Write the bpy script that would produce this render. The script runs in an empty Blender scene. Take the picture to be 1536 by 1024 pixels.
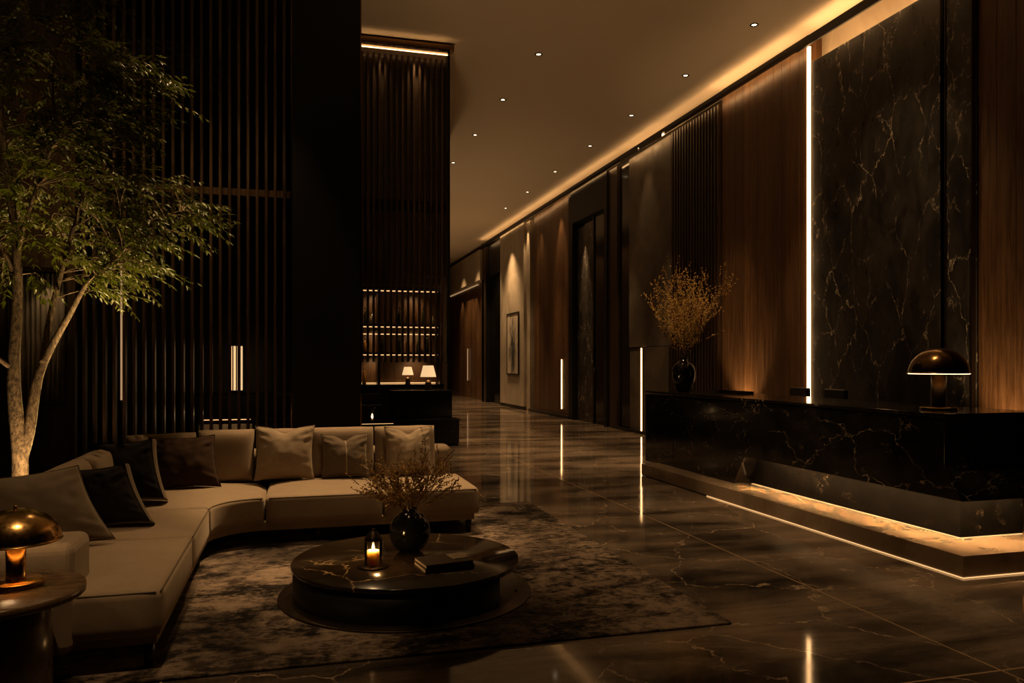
import bpy, bmesh, math, random
from mathutils import Vector, Matrix, noise
R = math.radians
random.seed(7)
scene = bpy.context.scene
COL = scene.collection

# ------------------------------------------------------------------ helpers
def lin(r, g, b):
    f = lambda c: (c/255/12.92) if c/255 <= .04045 else ((c/255+.055)/1.055)**2.4
    return (f(r), f(g), f(b))

class MB:
    """collects shapes and links them as one mesh object"""
    def __init__(s): s.v = []; s.f = []; s.sm = []
    def add(s, vs, fs, smooth=False):
        o = len(s.v); s.v += [tuple(p) for p in vs]
        s.f += [[i+o for i in f] for f in fs]; s.sm += [smooth]*len(fs); return s
    def box(s, x0, x1, y0, y1, z0, z1):
        v = [(x, y, z) for z in (z0, z1) for y in (y0, y1) for x in (x0, x1)]
        return s.add(v, [(0,2,3,1),(4,5,7,6),(0,1,5,4),(2,6,7,3),(0,4,6,2),(1,3,7,5)])
    def prism(s, poly, z0, z1):
        n = len(poly)
        v = [(x, y, z0) for x, y in poly] + [(x, y, z1) for x, y in poly]
        return s.add(v, [list(range(n))[::-1], list(range(n, 2*n))] + [(i, (i+1)%n, n+(i+1)%n, n+i) for i in range(n)])
    def lathe(s, prof, n=40, c=(0,0,0), a0=0, a1=2*math.pi, smooth=True):
        full = abs(a1-a0-2*math.pi) < 1e-6
        m = n if full else n+1
        v = []; f = []
        for r, z in prof:
            for i in range(m):
                a = a0+(a1-a0)*i/n
                v.append((c[0]+r*math.cos(a), c[1]+r*math.sin(a), c[2]+z))
        for j in range(len(prof)-1):
            for i in range(n if full else n):
                i2 = (i+1) % m
                f.append((j*m+i, j*m+i2, (j+1)*m+i2, (j+1)*m+i))
        return s.add(v, f, smooth)
    def tube(s, pts, rad, n=8, cap=True):
        pts = [Vector(p) for p in pts]; k = len(pts)
        rad = rad if isinstance(rad, (list, tuple)) else [rad]*k
        v = []; f = []; up = None
        for i, p in enumerate(pts):
            d = (pts[min(i+1, k-1)]-pts[max(i-1, 0)])
            if d.length < 1e-9: d = Vector((0,0,1))
            d.normalize()
            if up is None:
                up = d.orthogonal().normalized()
            else:
                up = (up - d*up.dot(d))
                up = up.normalized() if up.length > 1e-6 else d.orthogonal().normalized()
            w = d.cross(up)
            for j in range(n):
                a = 2*math.pi*j/n
                v.append(p+(up*math.cos(a)+w*math.sin(a))*rad[i])
        for i in range(k-1):
            for j in range(n):
                j2 = (j+1) % n
                f.append((i*n+j, i*n+j2, (i+1)*n+j2, (i+1)*n+j))
        if cap:
            f.append(list(range(n))[::-1]); f.append(list(range((k-1)*n, k*n)))
        return s.add(v, f, n > 4)
    def build(s, name, m, parent=None, bevel=0, seg=2, local=False, autosmooth=False):
        me = bpy.data.meshes.new(name)
        off = Vector((0,0,0)) if (parent is None or local) else root_loc(parent)
        me.from_pydata([tuple(Vector(p)-off) for p in s.v], [], s.f)
        for p, q in zip(me.polygons, s.sm): p.use_smooth = q
        bm = bmesh.new(); bm.from_mesh(me); bmesh.ops.recalc_face_normals(bm, faces=bm.faces); bm.to_mesh(me); bm.free()
        o = bpy.data.objects.new(name, me); COL.objects.link(o)
        if m: me.materials.append(m)
        if parent is not None: o.parent = parent
        if bevel:
            b = o.modifiers.new('edge', 'BEVEL'); b.width = bevel; b.segments = seg; b.limit_method = 'ANGLE'; b.angle_limit = R(40)
        return o

def root_loc(o):
    l = Vector((0,0,0))
    while o is not None: l = l+o.location; o = o.parent
    return l
def tag(o, label=None, cat=None, group=None, kind=None):
    if label: o['label'] = label
    if cat: o['category'] = cat
    if group: o['group'] = group
    if kind: o['kind'] = kind
    return o
def thing(name, loc, label, cat, group=None, rz=0):
    o = bpy.data.objects.new(name, None); COL.objects.link(o); o.empty_display_size = .1
    o.location = loc; o.rotation_euler = (0, 0, rz)
    return tag(o, label, cat, group)
def struct(o): o['kind'] = 'structure'; return o
def copy_tree(o, parent=None):
    c = o.copy(); COL.objects.link(c)
    if parent is not None: c.parent = parent
    for ch in list(o.children): copy_tree(ch, c)
    return c

# ------------------------------------------------------------------ materials
class NT:
    def __init__(s, name):
        s.m = bpy.data.materials.new(name); s.m.use_nodes = True; s.t = s.m.node_tree
        s.b = s.t.nodes['Principled BSDF']
    def n(s, typ, **kw):
        o = s.t.nodes.new(typ)
        for k, v in kw.items():
            if k in o.inputs.keys(): s.set(o.inputs[k], v)
            else: setattr(o, k, v)
        return o
    def set(s, sock, v):
        if isinstance(v, bpy.types.NodeSocket): s.t.links.new(v, sock)
        elif isinstance(v, tuple) and len(v) == 3 and sock.type == 'RGBA': sock.default_value = (*v, 1)
        else: sock.default_value = v
    def math(s, op, a, b=None, c=None, clamp=False):
        o = s.t.nodes.new('ShaderNodeMath'); o.operation = op; o.use_clamp = clamp
        for i, v in enumerate((a, b, c)):
            if v is not None: s.set(o.inputs[i], v)
        return o.outputs[0]
    def ss(s, v, a, b, lo=0., hi=1.):
        o = s.t.nodes.new('ShaderNodeMapRange'); o.interpolation_type = 'SMOOTHSTEP'
        s.set(o.inputs[0], v); s.set(o.inputs[1], a); s.set(o.inputs[2], b); s.set(o.inputs[3], lo); s.set(o.inputs[4], hi)
        return o.outputs[0]
    def mix(s, f, a, b, blend='MIX'):
        o = s.t.nodes.new('ShaderNodeMix'); o.data_type = 'RGBA'; o.blend_type = blend
        s.set(o.inputs[0], f); s.set(o.inputs[6], a); s.set(o.inputs[7], b); return o.outputs[2]
    def co(s, scale=(1,1,1), rot=(0,0,0), which='Object'):
        c = s.n('ShaderNodeTexCoord'); mp = s.n('ShaderNodeMapping')
        s.t.links.new(c.outputs[which], mp.inputs[0]); mp.inputs['Scale'].default_value = scale; mp.inputs['Rotation'].default_value = rot
        return mp.outputs[0]
    def noise(s, v, scale, detail=4, rough=.55, dist=0, out=0):
        o = s.n('ShaderNodeTexNoise'); s.set(o.inputs['Vector'], v)
        for k, x in (('Scale', scale), ('Detail', detail), ('Roughness', rough), ('Distortion', dist)): o.inputs[k].default_value = x
        return o.outputs[out]
    def bump(s, h, strength=.3, dist=.01):
        o = s.n('ShaderNodeBump'); o.inputs['Strength'].default_value = strength; o.inputs['Distance'].default_value = dist
        s.set(o.inputs['Height'], h); s.t.links.new(o.outputs[0], s.b.inputs['Normal'])
    def p(s, **kw):
        for k, v in kw.items(): s.set(s.b.inputs[k.replace('_', ' ')], v)
        return s

def plain(name, col, rough=.5, metal=0., spec=.5, var=.12, scale=30, bump=0):
    n = NT(name); v = n.co()
    nz = n.noise(v, scale, 4)
    dark = tuple(c*(1-var) for c in col); lite = tuple(min(1, c*(1+var)) for c in col)
    n.p(Base_Color=n.mix(nz, dark, lite), Metallic=metal)
    n.p(Roughness=n.ss(nz, .2, .8, max(0, rough-.06), rough+.06))
    n.b.inputs['Specular IOR Level'].default_value = spec
    if bump: n.bump(nz, bump, .004)
    return n.m
def emit(name, col, strength):
    n = NT(name); n.p(Base_Color=(.02,.02,.02), Roughness=.5)
    v = n.co(); nz = n.noise(v, 3, 2)
    n.p(Emission_Color=n.mix(nz, tuple(c*.96 for c in col), col), Emission_Strength=strength); return n.m

def marble(name, base, base2, vein, amount=.8, rough=.12, vscale=1.0, width=.012, cover=.5, rot=(.3,.5,.2), joints=None, fine=1.0, spec=.5, stretch=False, aniso=(1,1,1)):
    n = NT(name); v = n.co(rot=rot, scale=aniso)
    raw = n.co()
    wob = n.noise(v, 1.6*vscale, 6, .62, 0, 1)
    wv = n.n('ShaderNodeVectorMath', operation='MULTIPLY_ADD'); n.set(wv.inputs[0], wob); wv.inputs[1].default_value = (.55,.55,.55); n.set(wv.inputs[2], v)
    vor = n.n('ShaderNodeTexVoronoi', feature='DISTANCE_TO_EDGE'); n.set(vor.inputs['Vector'], wv.outputs[0]); vor.inputs['Scale'].default_value = 1.05*vscale
    wob2 = n.noise(v, 7*vscale, 5, .65, 0, 1)
    wv2 = n.n('ShaderNodeVectorMath', operation='MULTIPLY_ADD'); n.set(wv2.inputs[0], wob2); wv2.inputs[1].default_value = (.25,.25,.25); n.set(wv2.inputs[2], v)
    vor2 = n.n('ShaderNodeTexVoronoi', feature='DISTANCE_TO_EDGE'); n.set(vor2.inputs['Vector'], wv2.outputs[0]); vor2.inputs['Scale'].default_value = 3.1*vscale
    m1 = n.ss(n.noise(v, 1.1*vscale, 3), 1-cover-.06, 1-cover+.12)
    m2 = n.ss(n.noise(v, 2.3*vscale, 4, .6), .53, .68)
    m3 = n.ss(n.noise(v, 9*vscale, 3), .40, .62, .15, 1)
    l1 = n.math('MULTIPLY', n.ss(vor.outputs['Distance'], 0., width, 1., 0.), m1)
    l2 = n.math('MULTIPLY', n.math('MULTIPLY', n.ss(vor2.outputs['Distance'], 0., width*1.5, 1., 0.), m2), .55*fine)
    spk = n.math('MULTIPLY', n.ss(n.noise(v, 55*vscale, 2), .70, .78), .25*fine)
    ve = n.math('MULTIPLY', n.math('MAXIMUM', n.math('MAXIMUM', l1, l2), spk), n.math('MULTIPLY', m3, amount), clamp=True)
    cl = n.noise(v, 1.3*vscale, 7, .6, .8)
    if stretch:
        sv = n.co(scale=(.35, 1.5, 1), rot=(0,0,.18))
        cl = n.math('ADD', n.math('MULTIPLY', n.noise(sv, 1.1, 8, .66, .5), .75), n.math('MULTIPLY', cl, .25))
    c = n.mix(n.ss(cl, .36, .66), base, base2)
    c = n.mix(ve, c, vein)
    if joints:
        (x0, px), (y0, py), jc = joints
        sep = n.n('ShaderNodeSeparateXYZ'); n.set(sep.inputs[0], raw)
        def line(a, o, p, w):
            q = n.math('ABSOLUTE', n.math('SUBTRACT', n.math('FRACT', n.math('ADD', n.math('DIVIDE', n.math('SUBTRACT', a, o), p), .5)), .5))
            return n.math('LESS_THAN', q, w/p)
        j = n.math('MAXIMUM', line(sep.outputs[0], x0, px, .006), line(sep.outputs[1], y0, py, .007))
        c = n.mix(j, c, jc)
    n.p(Base_Color=c, Roughness=n.ss(n.noise(v, 3, 5), .3, .7, rough*.8, rough*1.3))
    n.b.inputs['Specular IOR Level'].default_value = spec
    return n.m

def wood(name, c1, c2, plank=.22, axis=1, rough=.42, stretch=(14, 14, .8)):
    n = NT(name)
    v = n.co(scale=stretch)
    g = n.noise(v, 2.2, 8, .62, .6); g2 = n.noise(v, 9, 4, .6)
    raw = n.co(); sep = n.n('ShaderNodeSeparateXYZ'); n.set(sep.inputs[0], raw)
    wn = n.n('ShaderNodeTexWhiteNoise', noise_dimensions='1D'); n.set(wn.inputs['W'], n.math('FLOOR', n.math('DIVIDE', sep.outputs[axis], plank)))
    tone = n.ss(wn.outputs['Value'], 0, 1, .72, 1.2)
    c = n.mix(n.ss(n.math('ADD', n.math('MULTIPLY', g, .7), n.math('MULTIPLY', g2, .3)), .35, .65), c1, c2)
    mul = n.n('ShaderNodeVectorMath', operation='SCALE'); n.set(mul.inputs[0], c); n.set(mul.inputs['Scale'], tone)
    n.p(Base_Color=mul.outputs[0], Roughness=n.ss(g, .3, .7, rough-.08, rough+.1)); n.bump(g, .12, .004)
    return n.m

def fabric(name, c, rough=.9, sheen=.25, weave=420):
    n = NT(name); v = n.co()
    w = n.noise(v, weave, 2); big = n.noise(v, 5, 5, .6); mid = n.noise(v, 38, 3)
    t = n.math('ADD', n.math('MULTIPLY', w, .35), n.math('ADD', n.math('MULTIPLY', big, .4), n.math('MULTIPLY', mid, .25)))
    n.p(Base_Color=n.mix(n.ss(t, .3, .7), tuple(x*.86 for x in c), tuple(x*1.12 for x in c)), Roughness=rough)
    n.b.inputs['Sheen Weight'].default_value = sheen; n.b.inputs['Sheen Tint'].default_value = (1,.85,.65,1)
    n.b.inputs['Specular IOR Level'].default_value = .2
    n.bump(n.math('ADD', w, n.math('MULTIPLY', big, 2)), .18, .004); return n.m

WARM = (1., .62, .29); LEDC = (1., .55, .22)
M = {}
M['ceiling'] = plain('ceiling_plaster', (.62, .52, .40), .7, var=.05, scale=4)
M['dark'] = plain('blackened_panel', (.006, .0055, .005), .45, spec=.3)
M['darkgloss'] = plain('black_lacquer', (.006, .0055, .005), .12, spec=.5)
M['bronze'] = plain('dark_bronze', (.05, .033, .02), .35, metal=.85)
M['brass'] = plain('brushed_brass', (.62, .38, .14), .22, metal=1, scale=60)
M['brassdark'] = plain('aged_brass', (.20, .12, .05), .20, metal=1, scale=40)
M['trim'] = plain('black_trim', (.01, .009, .008), .4)
M['floor'] = marble_floor = marble('floor_marble', (.030, .023, .0175), (.24, .178, .128), (.58, .43, .29), .75, .06, .95, .011, .60, (0,0,.5), joints=((3.55, 4.2), (15.25, 12), (.42, .28, .16)), fine=.7, spec=.6, stretch=True)
M['step'] = marble('step_marble', (.17, .12, .08), (.30, .22, .15), (.45, .30, .17), .6, .13, .9, .012, .45, (0,0,.2), fine=.6)
M['desk'] = marble('desk_marble', (.0055, .005, .0045), (.016, .013, .010), (.50, .38, .27), .8, .10, 1.9, .011, .50, (.5,.4,.3), aniso=(1,.7,1.3))
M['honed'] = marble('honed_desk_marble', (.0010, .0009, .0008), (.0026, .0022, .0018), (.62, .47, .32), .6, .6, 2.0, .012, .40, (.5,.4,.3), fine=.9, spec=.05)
M['slab'] = marble('wall_marble', (.014, .0125, .011), (.042, .035, .029), (.70, .58, .44), .82, .33, 1.3, .015, .56, (.9,.1,.0), fine=1.6, aniso=(1,1.7,.8), spec=.4)
M['stone'] = marble('taupe_stone', (.07, .055, .040), (.115, .09, .066), (.33, .26, .19), .5, .4, .9, .010, .45, (.2,.4,.6))
M['pale'] = marble('pale_stone', (.26, .21, .155), (.36, .295, .22), (.5, .42, .32), .4, .4, .5, .02, .5, (.2,.1,.6), fine=.3)
M['tablestone'] = marble('table_marble', (.014, .009, .005), (.036, .023, .012), (.50, .33, .16), .8, .13, .8, .008, .60, (0,0,.9), fine=.25)
M['wood'] = wood('walnut_planks', (.060, .027, .010), (.135, .066, .026), .24)
M['wooddark'] = wood('dark_walnut', (.022, .011, .005), (.05, .026, .011), .2)
M['slat'] = wood('screen_walnut', (.030, .015, .007), (.075, .040, .018), .1, axis=0, rough=.35)
M['side'] = wood('smoked_oak', (.105, .062, .030), (.125, .076, .039), 9, axis=0, rough=.28, stretch=(2, 12, 2))
M['sofa'] = fabric('sofa_fabric', (.27, .20, .135))
M['pillow'] = fabric('pillow_fabric', (.27, .205, .14))
M['pillow_brown'] = fabric('pillow_brown', (.040, .020, .010), sheen=.04)
M['pillow_dark'] = fabric('pillow_dark', (.012, .009, .007), sheen=.05)
M['pillow_taupe'] = fabric('pillow_taupe', (.12, .088, .058))
M['vase'] = plain('black_glaze', (.006, .006, .007), .10, spec=.6)
M['twig'] = plain('dry_twig', (.06, .035, .018), .8)
M['bud'] = plain('dry_bud', (.70, .45, .13), .7, var=.5, scale=9)
M['bud_red'] = plain('rust_bud', (.25, .12, .04), .7, var=.5, scale=9)
M['led'] = emit('led_warm', LEDC, 8.0)
M['led_cove'] = emit('led_cove', LEDC, 17.0)
M['led_desk'] = emit('led_desk', LEDC, 380.0)
M['led_soft'] = emit('led_soft', LEDC, 2.4)
M['led_low'] = emit('led_low', LEDC, 1.2)
M['led_faint'] = emit('led_faint', (1., .58, .28), .40)
M['lens'] = emit('downlight_lens', (1., .72, .42), 9)
M['lampglow'] = emit('lamp_glow', (1., .62, .28), 5)
def mk_shade():
    n = NT('linen_shade'); v = n.co(); nz = n.noise(v, 200, 2)
    n.p(Base_Color=(.6,.45,.3), Roughness=.9, Emission_Color=n.mix(nz, (1,.6,.27), (1,.66,.33)), Emission_Strength=.9); return n.m
M['shade'] = mk_shade()
def mk_rug():
    n = NT('distressed_rug'); v = n.co()
    a = n.noise(n.co(scale=(.8, 1.3, 1)), 2.6, 10, .74, .7); b = n.noise(v, 15, 6, .7, .5); f = n.noise(v, 260, 2)
    st = n.co(scale=(1, 5, 1)); str_ = n.noise(st, 10, 5, .7)
    t = n.math('ADD', n.math('MULTIPLY', a, .55), n.math('ADD', n.math('MULTIPLY', b, .28), n.math('MULTIPLY', str_, .17)))
    c = n.mix(n.ss(t, .43, .57), (.014, .0105, .0085), (.36, .265, .195))
    c = n.mix(n.ss(n.noise(v, 3.1, 8, .7), .56, .66), c, (.075, .05, .035))
    pz = n.ss(n.noise(v, .62, 5, .6), .40, .58, .28, 1.1)  # broad bright and dark patches: uneven light put into the rug colour
    sc_ = n.n('ShaderNodeVectorMath', operation='SCALE'); n.set(sc_.inputs[0], c); n.set(sc_.inputs['Scale'], pz); c = sc_.outputs[0]
    n.p(Base_Color=n.mix(n.ss(f, .3, .7, 0, .5), c, (.01,.008,.006)), Roughness=.95)
    n.b.inputs['Specular IOR Level'].default_value = .1
    n.bump(n.math('ADD', f, n.math('MULTIPLY', b, 2)), .6, .012); return n.m
M['rug'] = mk_rug()
def mk_bark():
    n = NT('bark'); v = n.co(scale=(1,1,.5)); a = n.noise(v, 40, 6, .7); b = n.noise(v, 9, 4)
    n.p(Base_Color=n.mix(n.ss(a, .35, .65), (.07,.042,.024), (.30,.20,.12)), Roughness=.85); n.bump(n.math('ADD', a, b), .9, .02); return n.m
M['bark'] = mk_bark()
def mk_leaf():
    n = NT('leaf_green'); v = n.co(); a = n.noise(v, 5, 4)
    n.p(Base_Color=n.mix(n.ss(a, .3, .7), (.042, .052, .003), (.150, .145, .010)), Roughness=.38)
    n.b.inputs['Transmission Weight'].default_value = 0
    tr = n.n('ShaderNodeBsdfTranslucent'); tr.inputs[0].default_value = (.10, .12, .01, 1)
    mx = n.n('ShaderNodeMixShader'); mx.inputs[0].default_value = .3
    n.t.links.new(n.b.outputs[0], mx.inputs[1]); n.t.links.new(tr.outputs[0], mx.inputs[2])
    n.t.links.new(mx.outputs[0], n.t.nodes['Material Output'].inputs[0]); return n.m
M['leaf'] = mk_leaf()
def mk_glass(name, col=(1,1,1), rough=.02):
    n = NT(name); tr = n.n('ShaderNodeBsdfTransparent'); tr.inputs[0].default_value = (*col, 1)
    gl = n.n('ShaderNodeBsdfGlossy'); gl.inputs['Roughness'].default_value = rough
    fr = n.n('ShaderNodeFresnel'); fr.inputs[0].default_value = 1.45
    mx = n.n('ShaderNodeMixShader'); n.t.links.new(fr.outputs[0], mx.inputs[0]); n.t.links.new(tr.outputs[0], mx.inputs[1]); n.t.links.new(gl.outputs[0], mx.inputs[2])
    n.t.links.new(mx.outputs[0], n.t.nodes['Material Output'].inputs[0]); return n.m
M['glass'] = mk_glass('clear_glass', (.92, .88, .82))
M['smoked'] = mk_glass('smoked_glass', (.30, .27, .24))
M['wax'] = plain('ivory_wax', (.86, .70, .48), .5, var=.05); M['wax'].node_tree.nodes['Principled BSDF'].inputs['Subsurface Weight'].default_value = .8; M['wax'].node_tree.nodes['Principled BSDF'].inputs['Subsurface Radius'].default_value = (.06, .05, .04); M['wax'].node_tree.nodes['Principled BSDF'].inputs['Subsurface Scale'].default_value = 1.
M['flame'] = emit('candle_flame', (1., .55, .18), 30)
M['paper'] = plain('book_pages', (.45, .36, .26), .8)
M['cover'] = plain('book_cover', (.055, .04, .03), .5)
M['cover2'] = plain('dark_cover', (.03, .024, .02), .45)
M['curtain'] = plain('pale_curtain', (.42, .36, .29), .9)
M['bottle_a'] = plain('amber_bottle', (.18, .08, .02), .1)
M['bottle_b'] = plain('green_bottle', (.02, .025, .012), .1)
M['bottle_c'] = plain('clear_bottle', (.35, .28, .2), .1)
M['leather'] = plain('black_leather', (.012, .010, .009), .4, bump=.2)
def mk_art():
    n = NT('abstract_art'); v = n.co(scale=(1, 3.2, .9)); a = n.noise(v, 1.3, 8, .75, 1.2); b = n.noise(v, 5, 8, .7)
    sep = n.n('ShaderNodeSeparateXYZ'); n.set(sep.inputs[0], n.co())
    dy = n.math('ABSOLUTE', sep.outputs[1]); dz = n.math('ABSOLUTE', n.math('ADD', sep.outputs[2], .30))
    fall = n.math('ADD', n.math('MULTIPLY', dy, .62), n.math('MULTIPLY', dz, .22))
    t = n.math('SUBTRACT', n.math('ADD', n.math('MULTIPLY', a, 1.5), n.math('MULTIPLY', b, .7)), n.math('ADD', fall, .62))
    n.p(Base_Color=n.mix(n.ss(t, .10, .33), (.36,.30,.23), (.012,.011,.010)), Roughness=.7); return n.m
M['art'] = mk_art()

# ------------------------------------------------------------------ lamps
def spot(name, loc, aim, watts, deg=60, blend=.6, col=WARM, size=.03):
    l = bpy.data.lights.new(name, 'SPOT'); l.energy = watts; l.spot_size = R(deg); l.spot_blend = blend; l.color = col; l.shadow_soft_size = size
    o = bpy.data.objects.new(name, l); COL.objects.link(o); o.location = loc
    o.rotation_euler = (Vector(aim)-Vector(loc)).to_track_quat('-Z', 'Y').to_euler(); return o
def point(name, loc, watts, col=WARM, size=.04):
    l = bpy.data.lights.new(name, 'POINT'); l.energy = watts; l.color = col; l.shadow_soft_size = size
    o = bpy.data.objects.new(name, l); COL.objects.link(o); o.location = loc; return o

# ------------------------------------------------------------------ room shell
WX = 7.67; H = 6.7
struct(MB().box(-5.2, 8.2, -4.2, 41, -.2, 0).build('floor', M['floor']))
struct(MB().box(-5.2, 8.2, -4.2, 41, H, H+.2).build('ceiling', M['ceiling']))
struct(MB().box(-5.2, 8.2, -4.4, -4.2, 0, H).build('wall_front', M['dark']))
struct(MB().box(-5.4, -5.2, -4.4, 18.1, 0, H).build('wall_left', M['dark']))
struct(MB().box(3.35, 8.2, 41, 41.2, 0, H).build('wall_back', M['wooddark']))
struct(MB().box(3.2, 3.4, 17.95, 41.2, 0, H).build('wall_corridor', M['wooddark']))
struct(MB().box(-5.2, 3.4, 17.9, 18.1, 0, H).build('wall_bar', M['wooddark']))

wr = MB().box(7.95, 8.2, -4.2, 41, 0, H).build('wall_right', M['dark']); struct(wr)
def planks(y0, y1, x, z0=.0, z1=6.5, w=.24, t=.10):
    mb = MB(); n = max(1, round((y1-y0)/w)); s = (y1-y0)/n
    for i in range(n): mb.box(x, 7.95, y0+i*s+.003, y0+(i+1)*s-.003, z0, z1)
    return mb
ZT = 6.44
def panel(mb, name, m, bevel=.004): return mb.build(name, M[m], wr, bevel=bevel)
panel(planks(4.6, 7.33, 7.67, z1=H), 'wood_panel', 'wood', .003)
panel(MB().box(7.60, 7.95, 7.36, 7.72, 0, 6.2), 'marble_panel', 'slab')
panel(MB().box(7.60, 7.95, 7.82, 10.27, 0, 6.2), 'marble_panel', 'slab')
panel(MB().box(7.90, 7.95, 7.36, 10.44, 6.2, H), 'cove_back', 'pale', 0)
panel(MB().box(7.66, 7.95, 7.715, 7.825, 0, ZT), 'joint_strip', 'trim', 0)
panel(MB().box(7.585, 7.61, 7.722, 7.735, 0, ZT), 'bronze_edge', 'bronze', 0)
panel(MB().box(7.585, 7.64, 7.335, 7.352, 0, ZT), 'bronze_edge', 'bronze', 0)
panel(planks(10.46, 13.0, 7.67, z1=H), 'wood_panel', 'wood', .003)
fl = MB(); y = 13.05
while y < 14.9:
    fl.box(7.62, 7.80, y, y+.055, 0, ZT); y += .115
fl.box(7.80, 7.95, 13.02, 14.95, 0, ZT)
panel(fl, 'fluted_panel', 'wooddark', 0)
panel(MB().box(7.64, 7.95, 15.0, 17.15, 1.98, ZT), 'stone_panel', 'stone')
panel(MB().box(7.58, 7.95, 15.0, 16.30, 0, 1.96), 'stone_panel', 'stone')
panel(MB().box(7.66, 7.95, 16.42, 17.15, 0, 1.96), 'stone_panel', 'stone')
panel(MB().box(7.67, 7.95, 17.17, 17.75, 0, ZT), 'dark_panel', 'darkgloss')
panel(MB().box(7.60, 7.95, 17.78, 18.3, 0, ZT), 'dark_panel', 'wooddark')
panel(MB().box(7.58, 7.95, 21.02, 21.25, 0, ZT), 'dark_panel', 'dark')
panel(planks(21.3, 22.85, 7.66, w=.5), 'wood_panel', 'wood', .003)
panel(planks(22.95, 25.0, 7.70, w=.34), 'wood_panel', 'wood', .003)
panel(MB().box(7.56, 7.95, 25.75, 28.95, .12, ZT), 'pale_panel', 'pale')
panel(MB().box(7.60, 7.95, 25.75, 28.95, 0, .12), 'dark_panel', 'trim')
panel(MB().box(7.72, 7.95, 29.0, 31.6, 5.2, ZT), 'dark_panel', 'dark')
panel(MB().box(7.62, 7.95, 31.6, 32.2, 0, ZT), 'dark_panel', 'wooddark')
panel(MB().box(7.55, 7.95, 32.3, 40.9, 5.15, ZT), 'stone_beam', 'pale')  # pale stone stands in for light falling on the beam
panel(planks(32.3, 40.9, 7.9, z1=5.15, w=.5), 'wood_panel', 'wood', 0)
panel(MB().box(7.62, 7.95, 31.9, 32.3, 0, 5.15), 'dark_panel', 'dark')

# doorway bay with black glass
d1 = MB().box(7.55, 7.95, 18.32, 18.50, 0, ZT).box(7.55, 7.95, 20.85, 21.0, 0, ZT).box(7.55, 7.95, 18.5, 20.85, 5.55, ZT).build('door_1', M['dark']); struct(d1)
MB().box(7.74, 7.77, 19.55, 20.85, 0, 5.55).build('glass_leaf', M['darkgloss'], d1)
MB().box(7.69, 7.72, 18.5, 19.5, 0, 5.55).build('glass_leaf', M['darkgloss'], d1)
MB().box(7.66, 7.73, 19.48, 19.56, 0, 5.55).build('door_jamb', M['bronze'], d1)
MB().box(7.70, 7.74, 19.62, 20.80, 0, 5.4).build('marble_inlay', M['slab'], d1)
MB().tube([(7.64, 19.40, .9), (7.64, 19.40, 1.5)], .012, 8).build('door_handle', M['bronze'], d1)
# second dark opening further on
d2 = MB().box(7.62, 7.95, 29.0, 29.15, 0, 5.2).box(7.62, 7.95, 31.45, 31.6, 0, 5.2).build('door_2', M['dark']); struct(d2)
MB().box(7.80, 7.84, 29.15, 31.45, 0, 5.2).build('glass_leaf', M['darkgloss'], d2)

# black lip that hides the cove lights, low skirting
struct(MB().box(7.40, 7.43, 4.0, 31.5, H-.26, H-.19).box(7.40, 7.505, 4.0, 31.5, H-.265, H-.258).build('trim_1', M['trim']))
struct(MB().box(7.55, 7.60, 15.0, 17.8, 0, .07).box(7.56, 7.62, 21.2, 25.2, 0, .09).build('baseboard_right', M['trim']))

# ------------------------------------------------------------------ light strips
def strip(mb, label, m='led', name='light_strip', group=None, parts=None):
    o = mb.build(name, M[m]); return tag(o, label, 'light strip', group)
for a, b, lab, m in ((4.6, 7.33, 'cove light strip above the walnut planks right of the marble slab', 'led_low'), (7.36, 10.27, 'broad glowing cove light strip above the big black marble slab', 'led_cove'),
        (10.46, 13.0, 'cove light strip above the walnut planks beside the fluted panel', 'led_cove'), (13.05, 14.95, 'dim cove light strip above the dark fluted panel', 'led'),
        (15.0, 17.15, 'cove light strip above the taupe stone panel behind the tall branches', 'led'), (17.2, 21.2, 'cove light strip above the black glass bay', 'led'),
        (21.3, 25.4, 'cove light strip above the far walnut piers', 'led'), (25.5, 31.4, 'cove light strip above the pale panel with the painting', 'led')):
    strip(MB().box(7.44, 7.495, a, b, H-.256, H-.215), lab, m)
struct(MB().box(7.40, 7.43, 7.36, 10.40, H-.33, H-.262).box(7.40, 7.43, 15.0, 17.15, H-.33, H-.262).build('trim_2', M['trim']))
strip(MB().box(7.45, 7.49, 7.36, 10.27, H-.285, H-.266), 'downward cove light strip grazing the top of the big black marble slab', 'led_cove')
strip(MB().box(7.45, 7.49, 15.0, 17.15, H-.285, H-.266), 'downward cove light strip grazing the taupe stone panel', 'led')
strip(MB().box(7.72, 7.80, 7.36, 10.27, 6.21, 6.24), 'bright recessed light line at the top edge of the black marble slab', 'led')
strip(MB().box(7.70, 7.80, 15.0, 17.15, 6.44, 6.46), 'bright recessed light line at the top edge of the taupe stone panel', 'led_soft')
strip(MB().box(7.570, 7.606, 10.31, 10.36, 0, 6.45), 'tall vertical light strip along the left edge of the black marble slab', 'led')
strip(MB().box(7.585, 7.592, 16.325, 16.38, .02, 1.95), 'short vertical light strip on the stone panel by the end of the desk', 'led')
strip(MB().box(7.645, 7.655, 22.04, 22.09, .25, 1.72), 'slim vertical wall light low on the walnut pier in the corridor', 'led')
panel(MB().box(7.64, 7.95, 25.28, 25.72, 0, ZT), 'pale_pier', 'pale')
spot('pier_spot', (7.50, 25.5, H-.3), (7.66, 25.5, 3.5), 260, 40, .9)
strip(MB().box(7.83, 7.84, 33.0, 33.14, .6, 4.9), 'tall vertical light strip at the far end of the corridor', 'led_low')
strip(MB().box(7.83, 7.84, 36.0, 36.15, .8, 2.3), 'short vertical light strip at the far end, beyond the tall one', 'led_faint')
strip(MB().box(7.84, 7.88, 34.0, 40.5, 5.10, 5.13), 'horizontal light strip under the stone beam at the far end', 'led_faint')

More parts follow.
